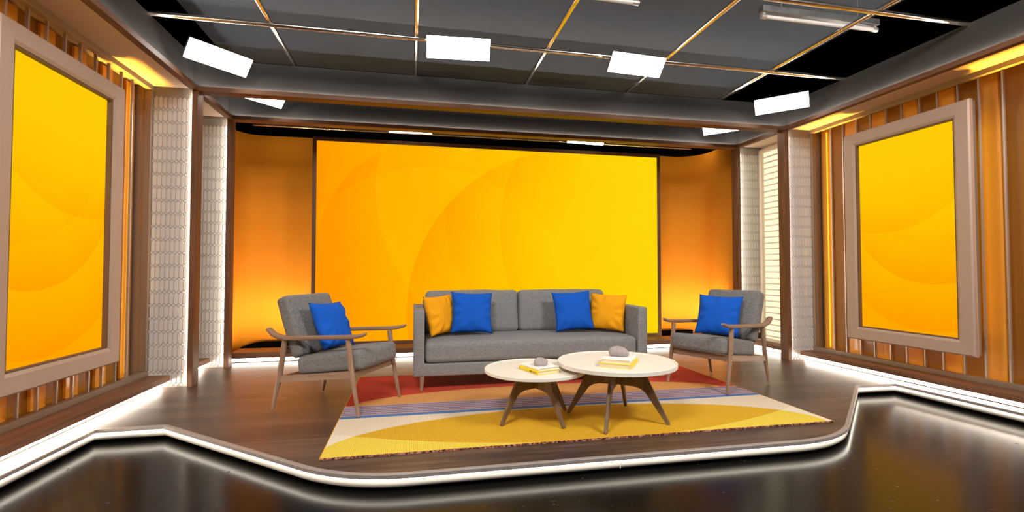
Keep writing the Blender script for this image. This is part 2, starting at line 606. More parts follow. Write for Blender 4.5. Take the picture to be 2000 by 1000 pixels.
sweep(bm, EDGE, [(-0.045, -0.022), (-0.030, -0.0225), (-0.020, -0.034), (-0.013, -0.052), (-0.017, -0.068), (-0.026, -0.0745), (-0.045, -0.075)])
obj('light_band', bm, M_band, stage, True, 60)
bm = bmesh.new()
sweep(bm, EDGE, [(-0.022, -0.0232), (-0.006, -0.0232), (-0.006, -0.0262), (-0.022, -0.0262)])
obj('led_strip', bm, L_led_edge, stage)
bx('band_joint', M_book_w, (-0.0125, -0.0095, 2.7562, 2.760, -0.072, -0.040), stage)
bm = bmesh.new()
sweep(bm, EDGE, [(-0.09, -0.02), (-0.046, -0.02), (-0.046, FZ), (-0.09, FZ)])
obj('plinth', bm, M_black, stage)

# ------------------------------------------------------------------ portals (timber frames) and side trims
PX, PO = 3.30, 3.35
ZT0, ZT1 = 2.868, 2.913
def portal(name, y0, y1):
    r = struct(empty(name, (0, y0, 0)))
    for s in (-1, 1):
        bx('post', M_trim_z, (min(s * PX, s * PO), max(s * PX, s * PO), 0, y1 - y0, 0, ZT1), r, 0.004)
    bm = bmesh.new()
    D = y1 - y0
    prism(bm, [(0, ZT0), (D, ZT0), (D, ZT1 - 0.014), (0.010, ZT1 - 0.014), (0.010, ZT1), (0, ZT1)], 'x', -PX, PX)
    obj('lintel', bm, M_trim_x, r)
    for s in (-1, 1):       # LED strip running up the outer back edge of each post
        bx('led_strip', L_led, (min(s * 3.351, s * 3.356), max(s * 3.351, s * 3.356), 0.024, 0.046, 0.01, 2.86), r)
    bx('led_strip', L_led_fascia, (-3.29, 3.29, 0.036, 0.046, ZT1 - 0.0135, ZT1 - 0.009), r)
    bx('fascia', M_fascia, (-3.36, 3.36, 0.05, D, ZT1 - 0.0135, 3.205), r)
    return r
portal('trim_front_portal', 5.19, 5.32)
portal('trim_rear_portal', 6.10, 6.23)

def side_trim(name, s, y0, y1):
    r = struct(empty(name, (s * 3.33, y0, 0)))
    L = y1 - y0
    def mm(a, b):
        a, b = s * a - s * 3.33, s * b - s * 3.33
        return min(a, b), max(a, b)
    bm = bmesh.new()
    def q(x):
        return s * x - s * 3.33
    prism(bm, [(q(PX), ZT0), (q(3.362), ZT0), (q(3.362), ZT1 - 0.014), (q(PX + 0.010), ZT1 - 0.014), (q(PX + 0.010), ZT1), (q(PX), ZT1)], 'y', 0, L)
    obj('trim_board', bm, M_trim_y, r)
    bx('led_strip', L_led_fascia, (*mm(3.338, 3.348), 0, L, ZT1 - 0.0135, ZT1 - 0.009), r)
    bx('fascia', M_fascia, (*mm(3.352, 3.40), 0, L + 0.05, ZT1 - 0.0135, 3.205), r)
    bx('soffit', M_soffit, (*mm(3.362, 3.90), 0, L + 0.05, 2.8992, 2.913), r)
    return r
for nm, s in (('left', -1), ('right', 1)):
    side_trim('trim_%s_beam' % nm, s, 0.8, 5.19)
    side_trim('trim_%s_alcove' % nm, s, 5.32, 6.10)

# tiled returns behind the posts ------------------------------------------------
def tile_wall(name, s, y, x0, x1):
    lo, hi = min(s * x0, s * x1), max(s * x0, s * x1)
    w = struct(bx(name, M_grout, (lo, hi, y, y + 0.05, 0.0, 2.9)))
    bm = bmesh.new()
    cw, rh, tip = 0.0405, 0.1265, 0.020
    def raised(pts, h=0.008, inset=0.0045):
        n = len(pts)
        c = sum((Vector(p) for p in pts), Vector((0, 0))) / n
        outer = [bm.verts.new((p[0], y, p[1])) for p in pts]
        inn = []
        for p in pts:
            d = c - Vector(p)
            q = Vector(p) + d.normalized() * min(inset * 1.5, d.length * 0.6)
            inn.append(bm.verts.new((q.x, y - h, q.y)))
        fs = [bm.faces.new(inn)]
        for i in range(n):
            j = (i + 1) % n
            fs.append(bm.faces.new((outer[i], outer[j], inn[j], inn[i])))
        bmesh.ops.recalc_face_normals(bm, faces=fs)
    g = 0.0012
    ncol = int((hi - lo) / cw)
    z = 0.02
    while z + rh < 2.88:
        for k in range(ncol):
            xa = lo + k * cw + g
            xb = xa + cw - 2 * g
            xm = (xa + xb) / 2
            raised([(xm, z + g), (xb, z + tip), (xb, z + rh - tip), (xm, z + rh - g), (xa, z + rh - tip), (xa, z + tip)])
            if k:
                raised([(xa - g, z - tip + 2 * g), (xm - 2 * g, z), (xa - g, z + tip - 2 * g), (xa - cw + (xm - xa) + 3 * g, z)], 0.007)
        z += rh
    bm.normal_update()
    for f in bm.faces:
        if f.normal.y > 0:
            f.normal_flip()
    obj('tile_cladding', bm, M_tile, w)
    return w
tile_wall('wall_left_return', -1, 5.24, 3.352, 3.74)
tile_wall('wall_right_return', 1, 5.24, 3.352, 3.74)
tile_wall('wall_left_alcove_return', -1, 6.17, 3.352, 3.73)
tile_wall('wall_right_alcove_return', 1, 6.17, 3.352, 3.73)

# alcove side walls and the shuttered window on the right
struct(bx('wall_left_alcove', M_alcove, (-3.80, -3.72, 5.30, 6.22, 0, 2.9)))
struct(bx('wall_right_alcove', M_alcove, (3.76, 3.84, 5.30, 6.22, 0, 2.9)))
win = struct(empty('window_1', (3.70, 5.40, 0)))
W0, W1, Z0, Z1 = 0.0, 0.76, 0.10, 2.86
fw = 0.05
bx('window_frame', M_shutter, (0, 0.05, W1 - fw, W1, Z0, Z1), win)
bx('window_frame', M_shutter, (0, 0.05, W0, W0 + fw, Z0, Z1), win)
bx('window_frame', M_shutter, (0, 0.05, W0 + fw, W1 - fw, Z1 - 0.05, Z1), win)
bx('window_frame', M_shutter, (0, 0.05, W0 + fw, W1 - fw, Z0, Z0 + 0.05), win)
bx('lit_pane', L_window, (0.045, 0.055, W0 + fw, W1 - fw, Z0 + 0.05, Z1 - 0.05), win)
bm = bmesh.new()
zz = Z0 + 0.075
while zz < Z1 - 0.06:
    box(bm, 0.026, 0.042, W0 + fw, W1 - fw, zz, zz + 0.019)
    zz += 0.0825
obj('shutter_slats', bm, M_shutter, win)

# ledges along the sides and the back, lit from underneath ----------------------
def ledge(name, s, y0, y1):
    r = struct(empty(name, (s * 3.6, y0, 0)))
    L = y1 - y0
    def mm(a, b):
        a, b = s * (a - 3.6), s * (b - 3.6)
        return min(a, b), max(a, b)
    bx('ledge_board', M_trim_y, (*mm(3.512, 3.88), 0, L, 0.060, 0.114), r, 0.004)
    bx('toe_board', M_black, (*mm(3.60, 3.62), 0, L, 0.0, 0.060), r)
    bx('led_strip', L_led_toe, (*mm(3.585, 3.599), 0, L, 0.012, 0.052), r)
    return r
for nm, s in (('left', -1), ('right', 1)):
    ledge('trim_%s_ledge' % nm, s, 1.2, 5.24)
    ledge('trim_%s_alcove_ledge' % nm, s, 5.30, 6.17)
r = struct(empty('trim_back_ledge', (0, 6.345, 0)))
bx('ledge_board', M_trim_x, (-3.37, 3.37, 0, 0.36, 0.062, 0.130), r, 0.004)
bx('toe_board', M_black, (-3.37, 3.37, 0.075, 0.10, 0.0, 0.062), r)
bx('led_strip', L_led, (-3.36, 3.36, 0.06, 0.074, 0.012, 0.054), r)

# ------------------------------------------------------------------ side walls of amber panels
def amber_wall(name, s):
    def mm(a, b):
        return min(s * a, s * b), max(s * a, s * b)
    w = struct(bx(name, M_amber_dark, (*mm(3.87, 3.90), 1.2, 5.24, 0.10, 2.89)))
    for k in range(9):
        y = 5.135 - 0.3515 * k
        bx('amber_strip', M_amber, (*mm(3.845, 3.868), y - 0.072, min(y + 0.072, 5.235), 0.13, 2.88), w, 0.002)
    for k in range(10):
        y = 4.96 - 0.3515 * k
        bx('mullion', M_metal, (*mm(3.735, 3.757), y - 0.007, y + 0.007, 0.16, 2.855), w, 0.002)
        if k < 9:
            y = 4.79 - 0.3515 * k
            bx('mullion', M_metal, (*mm(3.735, 3.757), y - 0.007, y + 0.007, 0.16, 2.855), w, 0.002)
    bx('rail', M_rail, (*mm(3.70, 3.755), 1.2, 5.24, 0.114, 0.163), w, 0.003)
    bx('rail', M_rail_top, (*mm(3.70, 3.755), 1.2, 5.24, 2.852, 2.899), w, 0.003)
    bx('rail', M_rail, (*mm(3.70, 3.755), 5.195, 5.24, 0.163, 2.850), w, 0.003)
    bx('jamb', M_rail, (*mm(3.755, 3.90), 5.225, 5.24, 0.114, 2.886), w)
    bx('led_strip', L_amber_line, (*mm(3.825, 3.832), 5.098, 5.112, 0.17, 2.84), w)
    bx('led_strip', L_amber, (*mm(3.78, 3.80), 1.3, 5.20, 0.118, 0.124), w)
    return w
amber_wall('wall_left', -1)
amber_wall('wall_right', 1)

# framed side displays ---------------------------------------------------------
def display(s, xf, label):
    """xf: distance of the frame's face from the set's middle; y 3.34..4.61, z .36..2.63"""
    r = tag(empty('framed_display', (s * xf, 3.965, 0.36)), label, 'display screen', 'framed displays on the amber side walls')
    HW, H, B, D = 0.635, 2.275, 0.135, 0.06
    def bar(name, pts, mat):
        # mitred bar: face bevels from a flat outer lip down to the opening
        pass
    # four mitred bars, profile: (inset from outer edge, depth from face)
    prof = [(0.0, 0.012), (0.012, 0.0), (B - 0.022, 0.004), (B, 0.016), (B, 0.045), (0.0, 0.045)]
    def corner(ins, dep):
        return [(dep, -HW + ins, ins), (dep, HW - ins, ins), (dep, HW - ins, H - ins), (dep, -HW + ins, H - ins)]
    rings = [corner(*p) for p in prof]
    for k in range(4):
        bm = bmesh.new()
        a = [bm.verts.new((s * c[k][0], c[k][1], c[k][2])) for c in rings]
        b = [bm.verts.new((s * c[(k + 1) % 4][0], c[(k + 1) % 4][1], c[(k + 1) % 4][2])) for c in rings]
        n = len(rings)
        for i in range(n):
            j = (i + 1) % n
            bm.faces.new((a[i], b[i], b[j], a[j]))
        bm.faces.new(a)
        bm.faces.new(b)
        bmesh.ops.recalc_face_normals(bm, faces=bm.faces[:])
        obj('frame_bar', bm, M_frame, r)
    def mm(a, b):
        return min(s * a, s * b), max(s * a, s * b)
    for y0, y1 in ((-HW + 0.006, -HW + 0.02), (HW - 0.02, HW - 0.006)):
        bx('side_casing', M_frame_edge, (*mm(0.045, 0.082), y0, y1, 0.01, H - 0.01), r)
    for z0, z1 in ((0.01, 0.024), (H - 0.024, H - 0.01)):
        bx('side_casing', M_frame_edge, (*mm(0.045, 0.082), -HW + 0.02, HW - 0.02, z0, z1), r)
    # dark reveal around the picture
    for d in ((-HW + B, -HW + B + 0.012, B, H - B), (HW - B - 0.012, HW - B, B, H - B)):
        bx('reveal', M_frame_dark, (*mm(0.02, 0.062), *d), r)
    for z0 in (B, H - B - 0.012):
        bx('reveal', M_frame_dark, (*mm(0.02, 0.062), -HW + B + 0.012, HW - B - 0.012, z0, z0 + 0.012), r)
    bm = bmesh.new()
    box(bm, *mm(0.056, 0.066), -HW + B + 0.012, HW - B - 0.012, -H / 2 + B + 0.012, H / 2 - B - 0.012)
    o = obj('screen', bm, M_side_r, r)
    o.location = (0, 0, H / 2)
    bx('wall_mount', M_housing, (*mm(0.07, 0.115), -0.2, 0.2, 0.7, 1.6), r)
    return r
display(-1, 3.61, 'tall framed screen of yellow arcs on the amber wall beside the dark-framed left portal post')
display(1, 3.545, 'tall framed screen of yellow arcs on the amber wall near the shuttered window')
bpy.data.objects['framed_display']['label'] = 'leftmost of the three yellow screens, tall in a greige frame on the amber wall'
bpy.data.objects['framed_display.001']['label'] = 'rightmost of the three yellow screens, tall in a greige frame on the amber wall'

# ------------------------------------------------------------------ main screen and curved backdrop
vw = tag(empty('video_wall', (-0.045, 6.75, 0.10)), 'huge wide yellow screen in a thin walnut frame behind the grey sofa', 'display screen')
HW, ZB, ZT = 2.498, 0.02, 2.785
for x0, x1, z0, z1, mt in ((-HW, -HW + 0.05, ZB, ZT, M_trim_z), (HW - 0.05, HW, ZB, ZT, M_trim_z),
                           (-HW + 0.05, HW - 0.05, ZT - 0.05, ZT, M_trim_x), (-HW + 0.05, HW - 0.05, ZB, ZB + 0.05, M_trim_x)):
    bx('frame_bar', mt, (x0, x1, 0, 0.07, z0, z1), vw, 0.003)
bm = bmesh.new()
box(bm, -HW + 0.05, HW - 0.05, -0.006, 0.006, -1.335, 1.335)
scr = obj('screen', bm, M_screen, vw)
scr.location = (0, 0.02, 1.40)
bx('back_box', M_housing, (-HW + 0.06, HW - 0.06, 0.05, 0.12, ZB + 0.02, ZT - 0.02), vw)

bm = bmesh.new()
path = [(-3.62, 6.40), (-3.62, 7.12)]
for k in range(1, 13):
    a = PI - (PI / 2) * k / 12
    path.append((-3.34 + 0.28 * math.cos(a), 7.12 + 0.28 * math.sin(a)))
for k in range(13):
    a = PI / 2 - (PI / 2) * k / 12
    path.append((3.05 + 0.42 * math.cos(a), 6.98 + 0.42 * math.sin(a)))
path.append((3.47, 6.40))
rows = []
for z in (0.02, 1.0, 2.0, 3.03):
    rows.append([bm.verts.new((x, y, z)) for x, y in path])
for i in range(3):
    for j in range(len(path) - 1):
        bm.faces.new((rows[i][j], rows[i][j + 1], rows[i + 1][j + 1], rows[i + 1][j]))
bmesh.ops.recalc_face_normals(bm, faces=bm.faces[:])
cyc = obj('wall_back', bm, M_cyc, None, True, 60)
sm = cyc.modifiers.new('thick', 'SOLIDIFY')
sm.thickness = 0.03
sm.offset = 1.0
struct(cyc)
bm = bmesh.new()
prism(bm, [(-3.60, 0.012), (3.40, 0.012), (3.40, 0.128), (-3.26, 0.128), (-3.36, 0.118), (-3.60, 0.045)], 'y', 7.30, 7.35)
obj('kick_board', bm, M_black, cyc)
bx('floor_backstage', M_black, (-3.6, 3.6, 6.71, 7.9, 0.0, 0.012))['kind'] = 'structure'

# ------------------------------------------------------------------ ceiling, pipe grid, lamps
struct(bx('ceiling', M_ceiling, (-3.52, 3.46, -3.0, 6.62, 3.76, 3.80)))
grid = tag(empty('pipe_grid', (0, 3, 3.205)), 'copper and silver pipe grid hanging under the grey ceiling', 'pipe grid')
for x in (-2.44, -1.22, 0, 1.22, 2.44):
    bm = bmesh.new()
    tube(bm, [(x, -3.5, 0.02), (x, 2.27, 0.02)], 0.021, 14)
    obj('pipe', bm, M_pipe, grid, True, 40)
for y in (-1.6, -0.4, 0.78, 1.375, ):
    pass
for yw in (1.97, 3.176, 4.375):
    bm = bmesh.new()
    tube(bm, [(-3.38, yw - 3, -0.006), (3.38, yw - 3, -0.006)], 0.021, 14)
    obj('pipe', bm, M_pipe, grid, True, 40)

def tube_light(loc, label):
    r = tag(empty('tube_light', loc), label, 'tube light', 'unlit tube lights under the ceiling')
    bx('housing', M_fix, (-0.61, 0.61, -0.035, 0.035, 0.045, 0.10), r, 0.004)
    bm = bmesh.new()
    tube(bm, [(-0.56, 0, 0.012), (0.56, 0, 0.012)], 0.017, 16)
    obj('tube', bm, M_tube, r, True, 40)
    for x in (-0.585, 0.585):
        bm = bmesh.new()
        tube(bm, [(x - 0.025, 0, 0.012), (x + 0.025, 0, 0.012)], 0.021, 16)
        box(bm, x - 0.012, x + 0.012, -0.012, 0.012, 0.012, 0.05)
        obj('end_cap', bm, M_metal, r, True, 40)
    for x in (-0.4, 0.4):
        bm = bmesh.new()
        tube(bm, [(x, 0, 0.10), (x, 0, 0.44)], 0.006, 8)
        obj('hanger_rod', bm, M_fix, r)
    return r
tube_light((2.33, 3.64, 3.32), 'unlit tube light seen whole, hanging over the right end of the grey ceiling')
tube_light((-0.03, 3.66, 3.32), 'unlit tube light cut by the top edge, at the middle of the ceiling')

PW, PH = 0.56, 0.19
def light_panel(loc, yaw, tilt, label):
    r = tag(empty('light_panel', loc, math.radians(yaw)), label, 'light panel', 'glowing rectangular light panels on the rig')
    t = math.radians(tilt)
    M = Matrix.Rotation(t - PI / 2, 4, 'X')     # built lying in xy with the glow facing -z, then tipped to face forward and down
    def put(o):
        o.data.transform(M)
        return o
    put(bx('diffuser', L_panel, (-PW / 2, PW / 2, -PH / 2, PH / 2, 0.0, 0.004), r))
    put(bx('housing', M_housing, (-PW / 2 + 0.004, PW / 2 - 0.004, -PH / 2 + 0.004, PH / 2 - 0.004, 0.0045, 0.04), r))
    bm = bmesh.new()
    tube(bm, [(0, 0.03, 0.02), (0, 0.05, 0.115)], 0.008, 8)
    obj('hanger', bm, M_housing, r)
    return r
light_panel((-3.02, 4.93, 3.095), 46, 41, 'large angled glowing panel before the left corner of the dark front beam')
light_panel((-0.85, 4.275, 3.095), -4, 41, 'large glowing panel before the front beam, above the left sofa cushions and blue pillow')
light_panel((0.86, 4.265, 3.09), 4, 43, 'large glowing panel before the front beam, hanging above the right sofa arm')
light_panel((3.015, 4.915, 3.085), -46, 41, 'large angled glowing panel before the right corner, against the black void over the fascia')
light_panel((-2.92, 5.843, 3.09), 46, 42, 'glowing panel cut to a wedge under the front beam near the left timber post')
light_panel((2.93, 5.861, 3.09), -46, 42, 'glowing panel cut to a wedge under the front beam near the right timber post')
light_panel((-1.279, 6.56, 3.031), -4, 42, 'thin glowing strip of a panel under the rear beam, above the left sofa arm')
light_panel((1.185, 6.50, 3.000), 4, 42, 'thin glowing strip of a panel under the rear beam, above the right blue sofa pillow')

lp = tag(empty('lighting_pipe', (0, 6.705, 2.985)), 'long grey pipe with small clamps under the rear beam above the wide screen', 'pipe')
bm = bmesh.new()
tube(bm, [(-3.26, 0, 0), (2.95, 0, 0)], 0.014, 12)
obj('pipe', bm, M_pipe, lp, True, 40)
for x in (-2.36, -0.05, 2.15):
    bm = bmesh.new()
    tube(bm, [(x - 0.018, 0, 0), (x + 0.018, 0, 0)], 0.021, 12)
    tube(bm, [(x, -0.02, -0.012), (x, -0.035, -0.012)], 0.009, 10)
    obj('clamp', bm, M_clamp, lp, True, 40)

# ------------------------------------------------------------------ rug
rug = empty('rug', (0.015, 4.155, 0.0))
tag(rug, 'woven rug of red, orange, blue stripes, cream and yellow ovals under the tables', 'rug')
bm = bmesh.new()
box(bm, -1.785, 1.785, -1.098, 1.105, 0.0005, 0.0085)
obj('pile', bm, M_rug, rug)
bx('binding', M_rug_edge, (-1.785, 1.785, -1.108, -1.098, 0.0005, 0.0092), rug)
bx('binding', M_rug_edge, (-1.785, 1.785, 1.105, 1.113, 0.0005, 0.0092), rug)
M_selv = plain('selvedge_gold', srgb(205, 150, 50), 0.95)
bx('selvedge', M_selv, (-1.791, -1.785, -1.108, 1.113, 0.0005, 0.0092), rug)
bx('selvedge', M_selv, (1.785, 1.791, -1.108, 1.113, 0.0005, 0.0092), rug)

# ------------------------------------------------------------------ sofa
sofa = tag(empty('sofa', (-0.07, 5.02, 0.0)), 'long grey linen sofa with two back cushions and thin square arms', 'sofa')
bm = bmesh.new()
hw, at = 1.16, 0.10
prism(bm, [(-hw, 0.14), (hw, 0.14), (hw, 0.745), (hw - at, 0.745), (hw - at, 0.252), (-hw + at, 0.252), (-hw + at, 0.745), (-hw, 0.745)], 'y', -0.48, 0.48)
bmesh.ops.bevel(bm, geom=[e for e in bm.edges if e.calc_length() > 0.02], offset=0.014, segments=3, profile=0.5, affect='EDGES')
obj('upholstered_frame', bm, M_grey_fab, sofa, True, 40)
bm = bmesh.new()
rounded_block(bm, -hw + at + 0.001, hw - at - 0.001, 0.36, 0.478, 0.253, 0.80, 0.02)
obj('backrest', bm, M_grey_fab, sofa, True, 40)
bm = bmesh.new()
cushion(bm, 2 * (hw - at) - 0.012, 0.80, 0.195, 0.045, (0, 0.004, 0.012), 20, Matrix.Translation((0, -0.068, 0.353)))
obj('seat_cushion', bm, M_grey_fab, sofa, True)
for i, cx in enumerate((-0.535, 0.475)):
    bm = bmesh.new()
    Mx = Matrix.Translation((cx, 0.255, 0.668)) @ Matrix.Rotation(math.radians(-9), 4, 'X')
    cushion(bm, 1.0, 0.17, 0.455, 0.05, (0.004, 0.030, 0.006), 14, Mx, 0.006, i + 1)
    obj('back_cushion', bm, M_grey_fab, sofa, True)
for x in (-1.085, 1.065):
    for y in (-0.455, 0.42):
        bm = bmesh.new()
        tube(bm, [(x, y, 0.0095), (x * 0.995, y, 0.142)], [0.013, 0.023], 16)
        obj('leg', bm, M_oak_z, sofa, True, 40)

# ------------------------------------------------------------------ throw pillows
def pillow_mesh(size, thick, seed):
    bm = bmesh.new()
    N = 26
    top, bot = {}, {}
    rnd = random.Random(seed)
    ph = [rnd.random() * 6 for _ in range(6)]
    for i in range(N + 1):
        for j in range(N + 1):
            u, v = -1 + 2 * i / N, -1 + 2 * j / N
            x = u * (1 - 0.075 * (1 - v * v)) * size / 2
            y = v * (1 - 0.075 * (1 - u * u)) * size / 2
            e = max(0, 1 - u ** 4) ** 0.55 * max(0, 1 - v ** 4) ** 0.55
            h = thick / 2 * e * (0.80 + 0.20 * (1 - u * u) * (1 - v * v))
            edge = max(abs(u), abs(v))
            ang = math.atan2(v, u)
            wr = 0.012 * math.sin(ang * 9 + ph[0] + 2 * math.sin(ang * 2 + ph[1])) * max(0, edge - 0.45) * (1 - edge ** 6) * 3
            wr += 0.005 * noise.noise(Vector((x * 9 + seed, y * 9, 0)))
            border = i in (0, N) or j in (0, N)
            if border:
                top[i, j] = bot[i, j] = bm.verts.new((x, y, 0))
            else:
                top[i, j] = bm.verts.new((x, y, h + wr))
                bot[i, j] = bm.verts.new((x, y, -h + wr * 0.5))
    for i in range(N):
        for j in range(N):
            bm.faces.new((top[i, j], top[i + 1, j], top[i + 1, j + 1], top[i, j + 1]))
            q = (bot[i, j], bot[i, j + 1], bot[i + 1, j + 1], bot[i + 1, j])
            if len(set(q)) == 4 and set(q) != {top[i, j], top[i, j + 1], top[i + 1, j + 1], top[i + 1, j]}:
                bm.faces.new(q)
    bmesh.ops.recalc_face_normals(bm, faces=bm.faces[:])
    return bm

def pillow(mat, size, thick, seed, loc, facing, lean, roll, label, group):
    """facing: heading (deg) the front looks to; lean: backward tilt (deg); roll: spin in its own plane"""
    o = obj('throw_pillow', pillow_mesh(size, thick, seed), mat, None, True)
    R = (Matrix.Rotation(math.radians(facing + 90), 4, 'Z') @ Matrix.Rotation(math.radians(90 - lean), 4, 'X')
         @ Matrix.Rotation(math.radians(roll), 4, 'Z'))
    o.matrix_world = Matrix.Translation(loc) @ R
    tag(o, label, 'pillow', group)
    return o
GP = 'throw pillows on the sofa'
pillow(M_yellow, 0.40, 0.15, 1, (-0.96, 4.96, 0.668), -45, 14, 2, 'yellow throw pillow against the left sofa arm', GP)
pillow(M_blue, 0.425, 0.16, 2, (-0.645, 4.955, 0.685), -90, 16, -2, 'blue throw pillow on the sofa beside the left yellow pillow', GP)
pillow(M_blue, 0.425, 0.16, 3, (0.44, 4.955, 0.685), -92, 16, 3, 'blue throw pillow on the sofa beside the right yellow pillow', GP)
pillow(M_yellow, 0.40, 0.15, 4, (0.82, 4.93, 0.668), -128, 14, -2, 'yellow throw pillow against the right sofa arm', GP)

# ------------------------------------------------------------------ armchairs (local +x is forward)
def armchair(label):
    r = tag(empty('armchair'), label, 'armchair', 'grey armchairs at the ends of the rug')
    for s in (-1, 1):
        bm = bmesh.new()
        tube(bm, [(0.385, s * 0.305, 0.0), (0.318, s * 0.302, 0.33), (0.285, s * 0.300, 0.575)], [0.0125, 0.021, 0.021], 14)
        obj('leg', bm, M_oak_z, r, True, 40)
        bm = bmesh.new()
        tube(bm, [(-0.405, s * 0.305, 0.0), (-0.345, s * 0.302, 0.26), (-0.298, s * 0.300, 0.555)], [0.0125, 0.022, 0.022], 14)
        obj('leg', bm, M_oak_z, r, True, 40)
        bm = bmesh.new()
        P = [(-0.458, 0.632), (-0.432, 0.614), (-0.40, 0.590), (-0.345, 0.573), (-0.28, 0.566), (-0.18, 0.569), (0.0, 0.580), (0.2, 0.590), (0.30, 0.596), (0.37, 0.604), (0.415, 0.615), (0.442, 0.627)]
        W = [0.0155, 0.018, 0.019, 0.019, 0.019, 0.0185, 0.018, 0.018, 0.018, 0.017, 0.0145, 0.010]
        tube(bm, [(x, s * 0.305, z) for x, z in P], W, 16, True, (1.55, 0.92))
        obj('armrest', bm, M_oak_x, r, True, 50)
        bm = bmesh.new()
        prism(bm, [(-0.345, 0.212), (0.315, 0.285), (0.312, 0.335), (-0.335, 0.263)], 'y', s * 0.300 - 0.011, s * 0.300 + 0.011)
        obj('side_rail', bm, M_oak_x, r)
    bx('front_rail', M_oak_y, (0.29, 0.312, -0.289, 0.289, 0.275, 0.325), r, 0.003)
    bx('rear_rail', M_oak_y, (-0.352, -0.33, -0.281, 0.281, 0.215, 0.26), r, 0.003)
    bm = bmesh.new()
    prism(bm, [(-0.335, 0.43), (-0.315, 0.43), (-0.302, 0.49), (-0.322, 0.49)], 'y', -0.281, 0.281)
    obj('back_slat', bm, M_oak_y, r)
    bm = bmesh.new()
    Ms = Matrix.Translation((0.086, 0, 0.380)) @ Matrix.Rotation(math.radians(-7.5), 4, 'Y')
    cushion(bm, 0.590, 0.555, 0.150, 0.038, (0.010, 0.004, 0.012), 12, Ms, 0.004, 2)
    obj('seat_cushion', bm, M_grey_chair, r, True)
    bm = bmesh.new()
    Mb = Matrix.Translation((-0.285, 0, 0.650)) @ Matrix.Rotation(math.radians(-20.5), 4, 'Y')
    cushion(bm, 0.125, 0.555, 0.51, 0.035, (0.022, 0.004, 0.004), 12, Mb, 0.004, 5)
    obj('back_cushion', bm, M_grey_chair, r, True)
    return r
chair = armchair('grey tweed armchair left of the sofa, blue pillow in it, half off the rug')
chair.location = (-1.831, 4.294, 0.0125)
chair.rotation_euler = (0, 0, math.radians(-28))
c2 = dup(chair, (1.724, 4.319, 0.0125), math.radians(206))
c2['label'] = 'grey tweed armchair right of the sofa, before the walnut post and shuttered window'
GC = 'blue pillows on the armchairs'
def chair_pt(loc, ang, p):
    a = math.radians(ang)
    return (loc[0] + p[0] * math.cos(a) - p[1] * math.sin(a), loc[1] + p[0] * math.sin(a) + p[1] * math.cos(a), p[2])
pillow(M_blue, 0.405, 0.15, 5, chair_pt((-1.831, 4.294), -28, (-0.058, -0.03, 0.664)), -28, 24, -2, 'blue throw pillow leaning in the left-hand grey armchair', GC)
pillow(M_blue, 0.42, 0.15, 6, chair_pt((1.724, 4.319), 206, (-0.045, -0.01, 0.669)), 222, 22, -2, 'blue throw pillow leaning in the right-hand grey armchair', GC)

# ------------------------------------------------------------------ coffee tables
def coffee_table(loc, R, T, foot_r, base_ang, rim, label):
    r = tag(empty('coffee_table', loc), label, 'coffee table', 'round cream coffee tables on the rug')
    bm = bmesh.new()
    lathe(bm, [(0, T - 0.007), (R - 0.017, T - 0.007), (R - 0.012, T - 0.001), (R - 0.004, T), (R, T - 0.003), (R, T - rim + 0.003), (R - 0.003, T - rim), (0, T - rim)], 96)
    obj('table_top', bm, M_top, r, True, 30)
    zs, rs = (T - rim - 0.001) / 0.394, foot_r / 0.372
    prof = [(0.016, 0.364), (0.095, 0.364), (0.105, 0.392), (0.190, 0.394), (0.222, 0.330), (0.384, 0.010), (0.382, 0.0), (0.360, 0.0),
            (0.240, 0.172), (0.210, 0.214), (0.172, 0.238), (0.128, 0.249), (0.016, 0.252)]
    for k in range(4):
        bm = bmesh.new()
        prism(bm, [(a * rs, b * zs) for a, b in prof], 'y', -0.0115, 0.0115)
        bmesh.ops.bevel(bm, geom=bm.edges[:], offset=0.003, segments=2, profile=0.5, affect='EDGES')
        o = obj('leg', bm, M_tleg, r)
        o.rotation_euler = (0, 0, math.radians(base_ang + 90 * k))
    bm = bmesh.new()
    box(bm, -0.026, 0.026, -0.026, 0.026, 0.256 * zs, 0.366 * zs)
    o = obj('hub', bm, M_tleg, r)
    o.rotation_euler = (0, 0, math.radians(base_ang + 45))
    bm = bmesh.new()
    tube(bm, [(0, 0, 0.366 * zs), (0, 0, T - rim)], 0.02, 12)
    obj('hub_pin', bm, M_tleg, r)
    return r
RZ = 0.0095
coffee_table((0.259, 3.425, RZ), 0.439, 0.432, 0.372, -35, 0.031, 'larger round cream coffee table, taller and overlapping the smaller one')
coffee_table((-0.334, 3.565, RZ), 0.380, 0.376, 0.312, 26, 0.026, 'smaller round cream coffee table, lower and tucked under the bigger top')

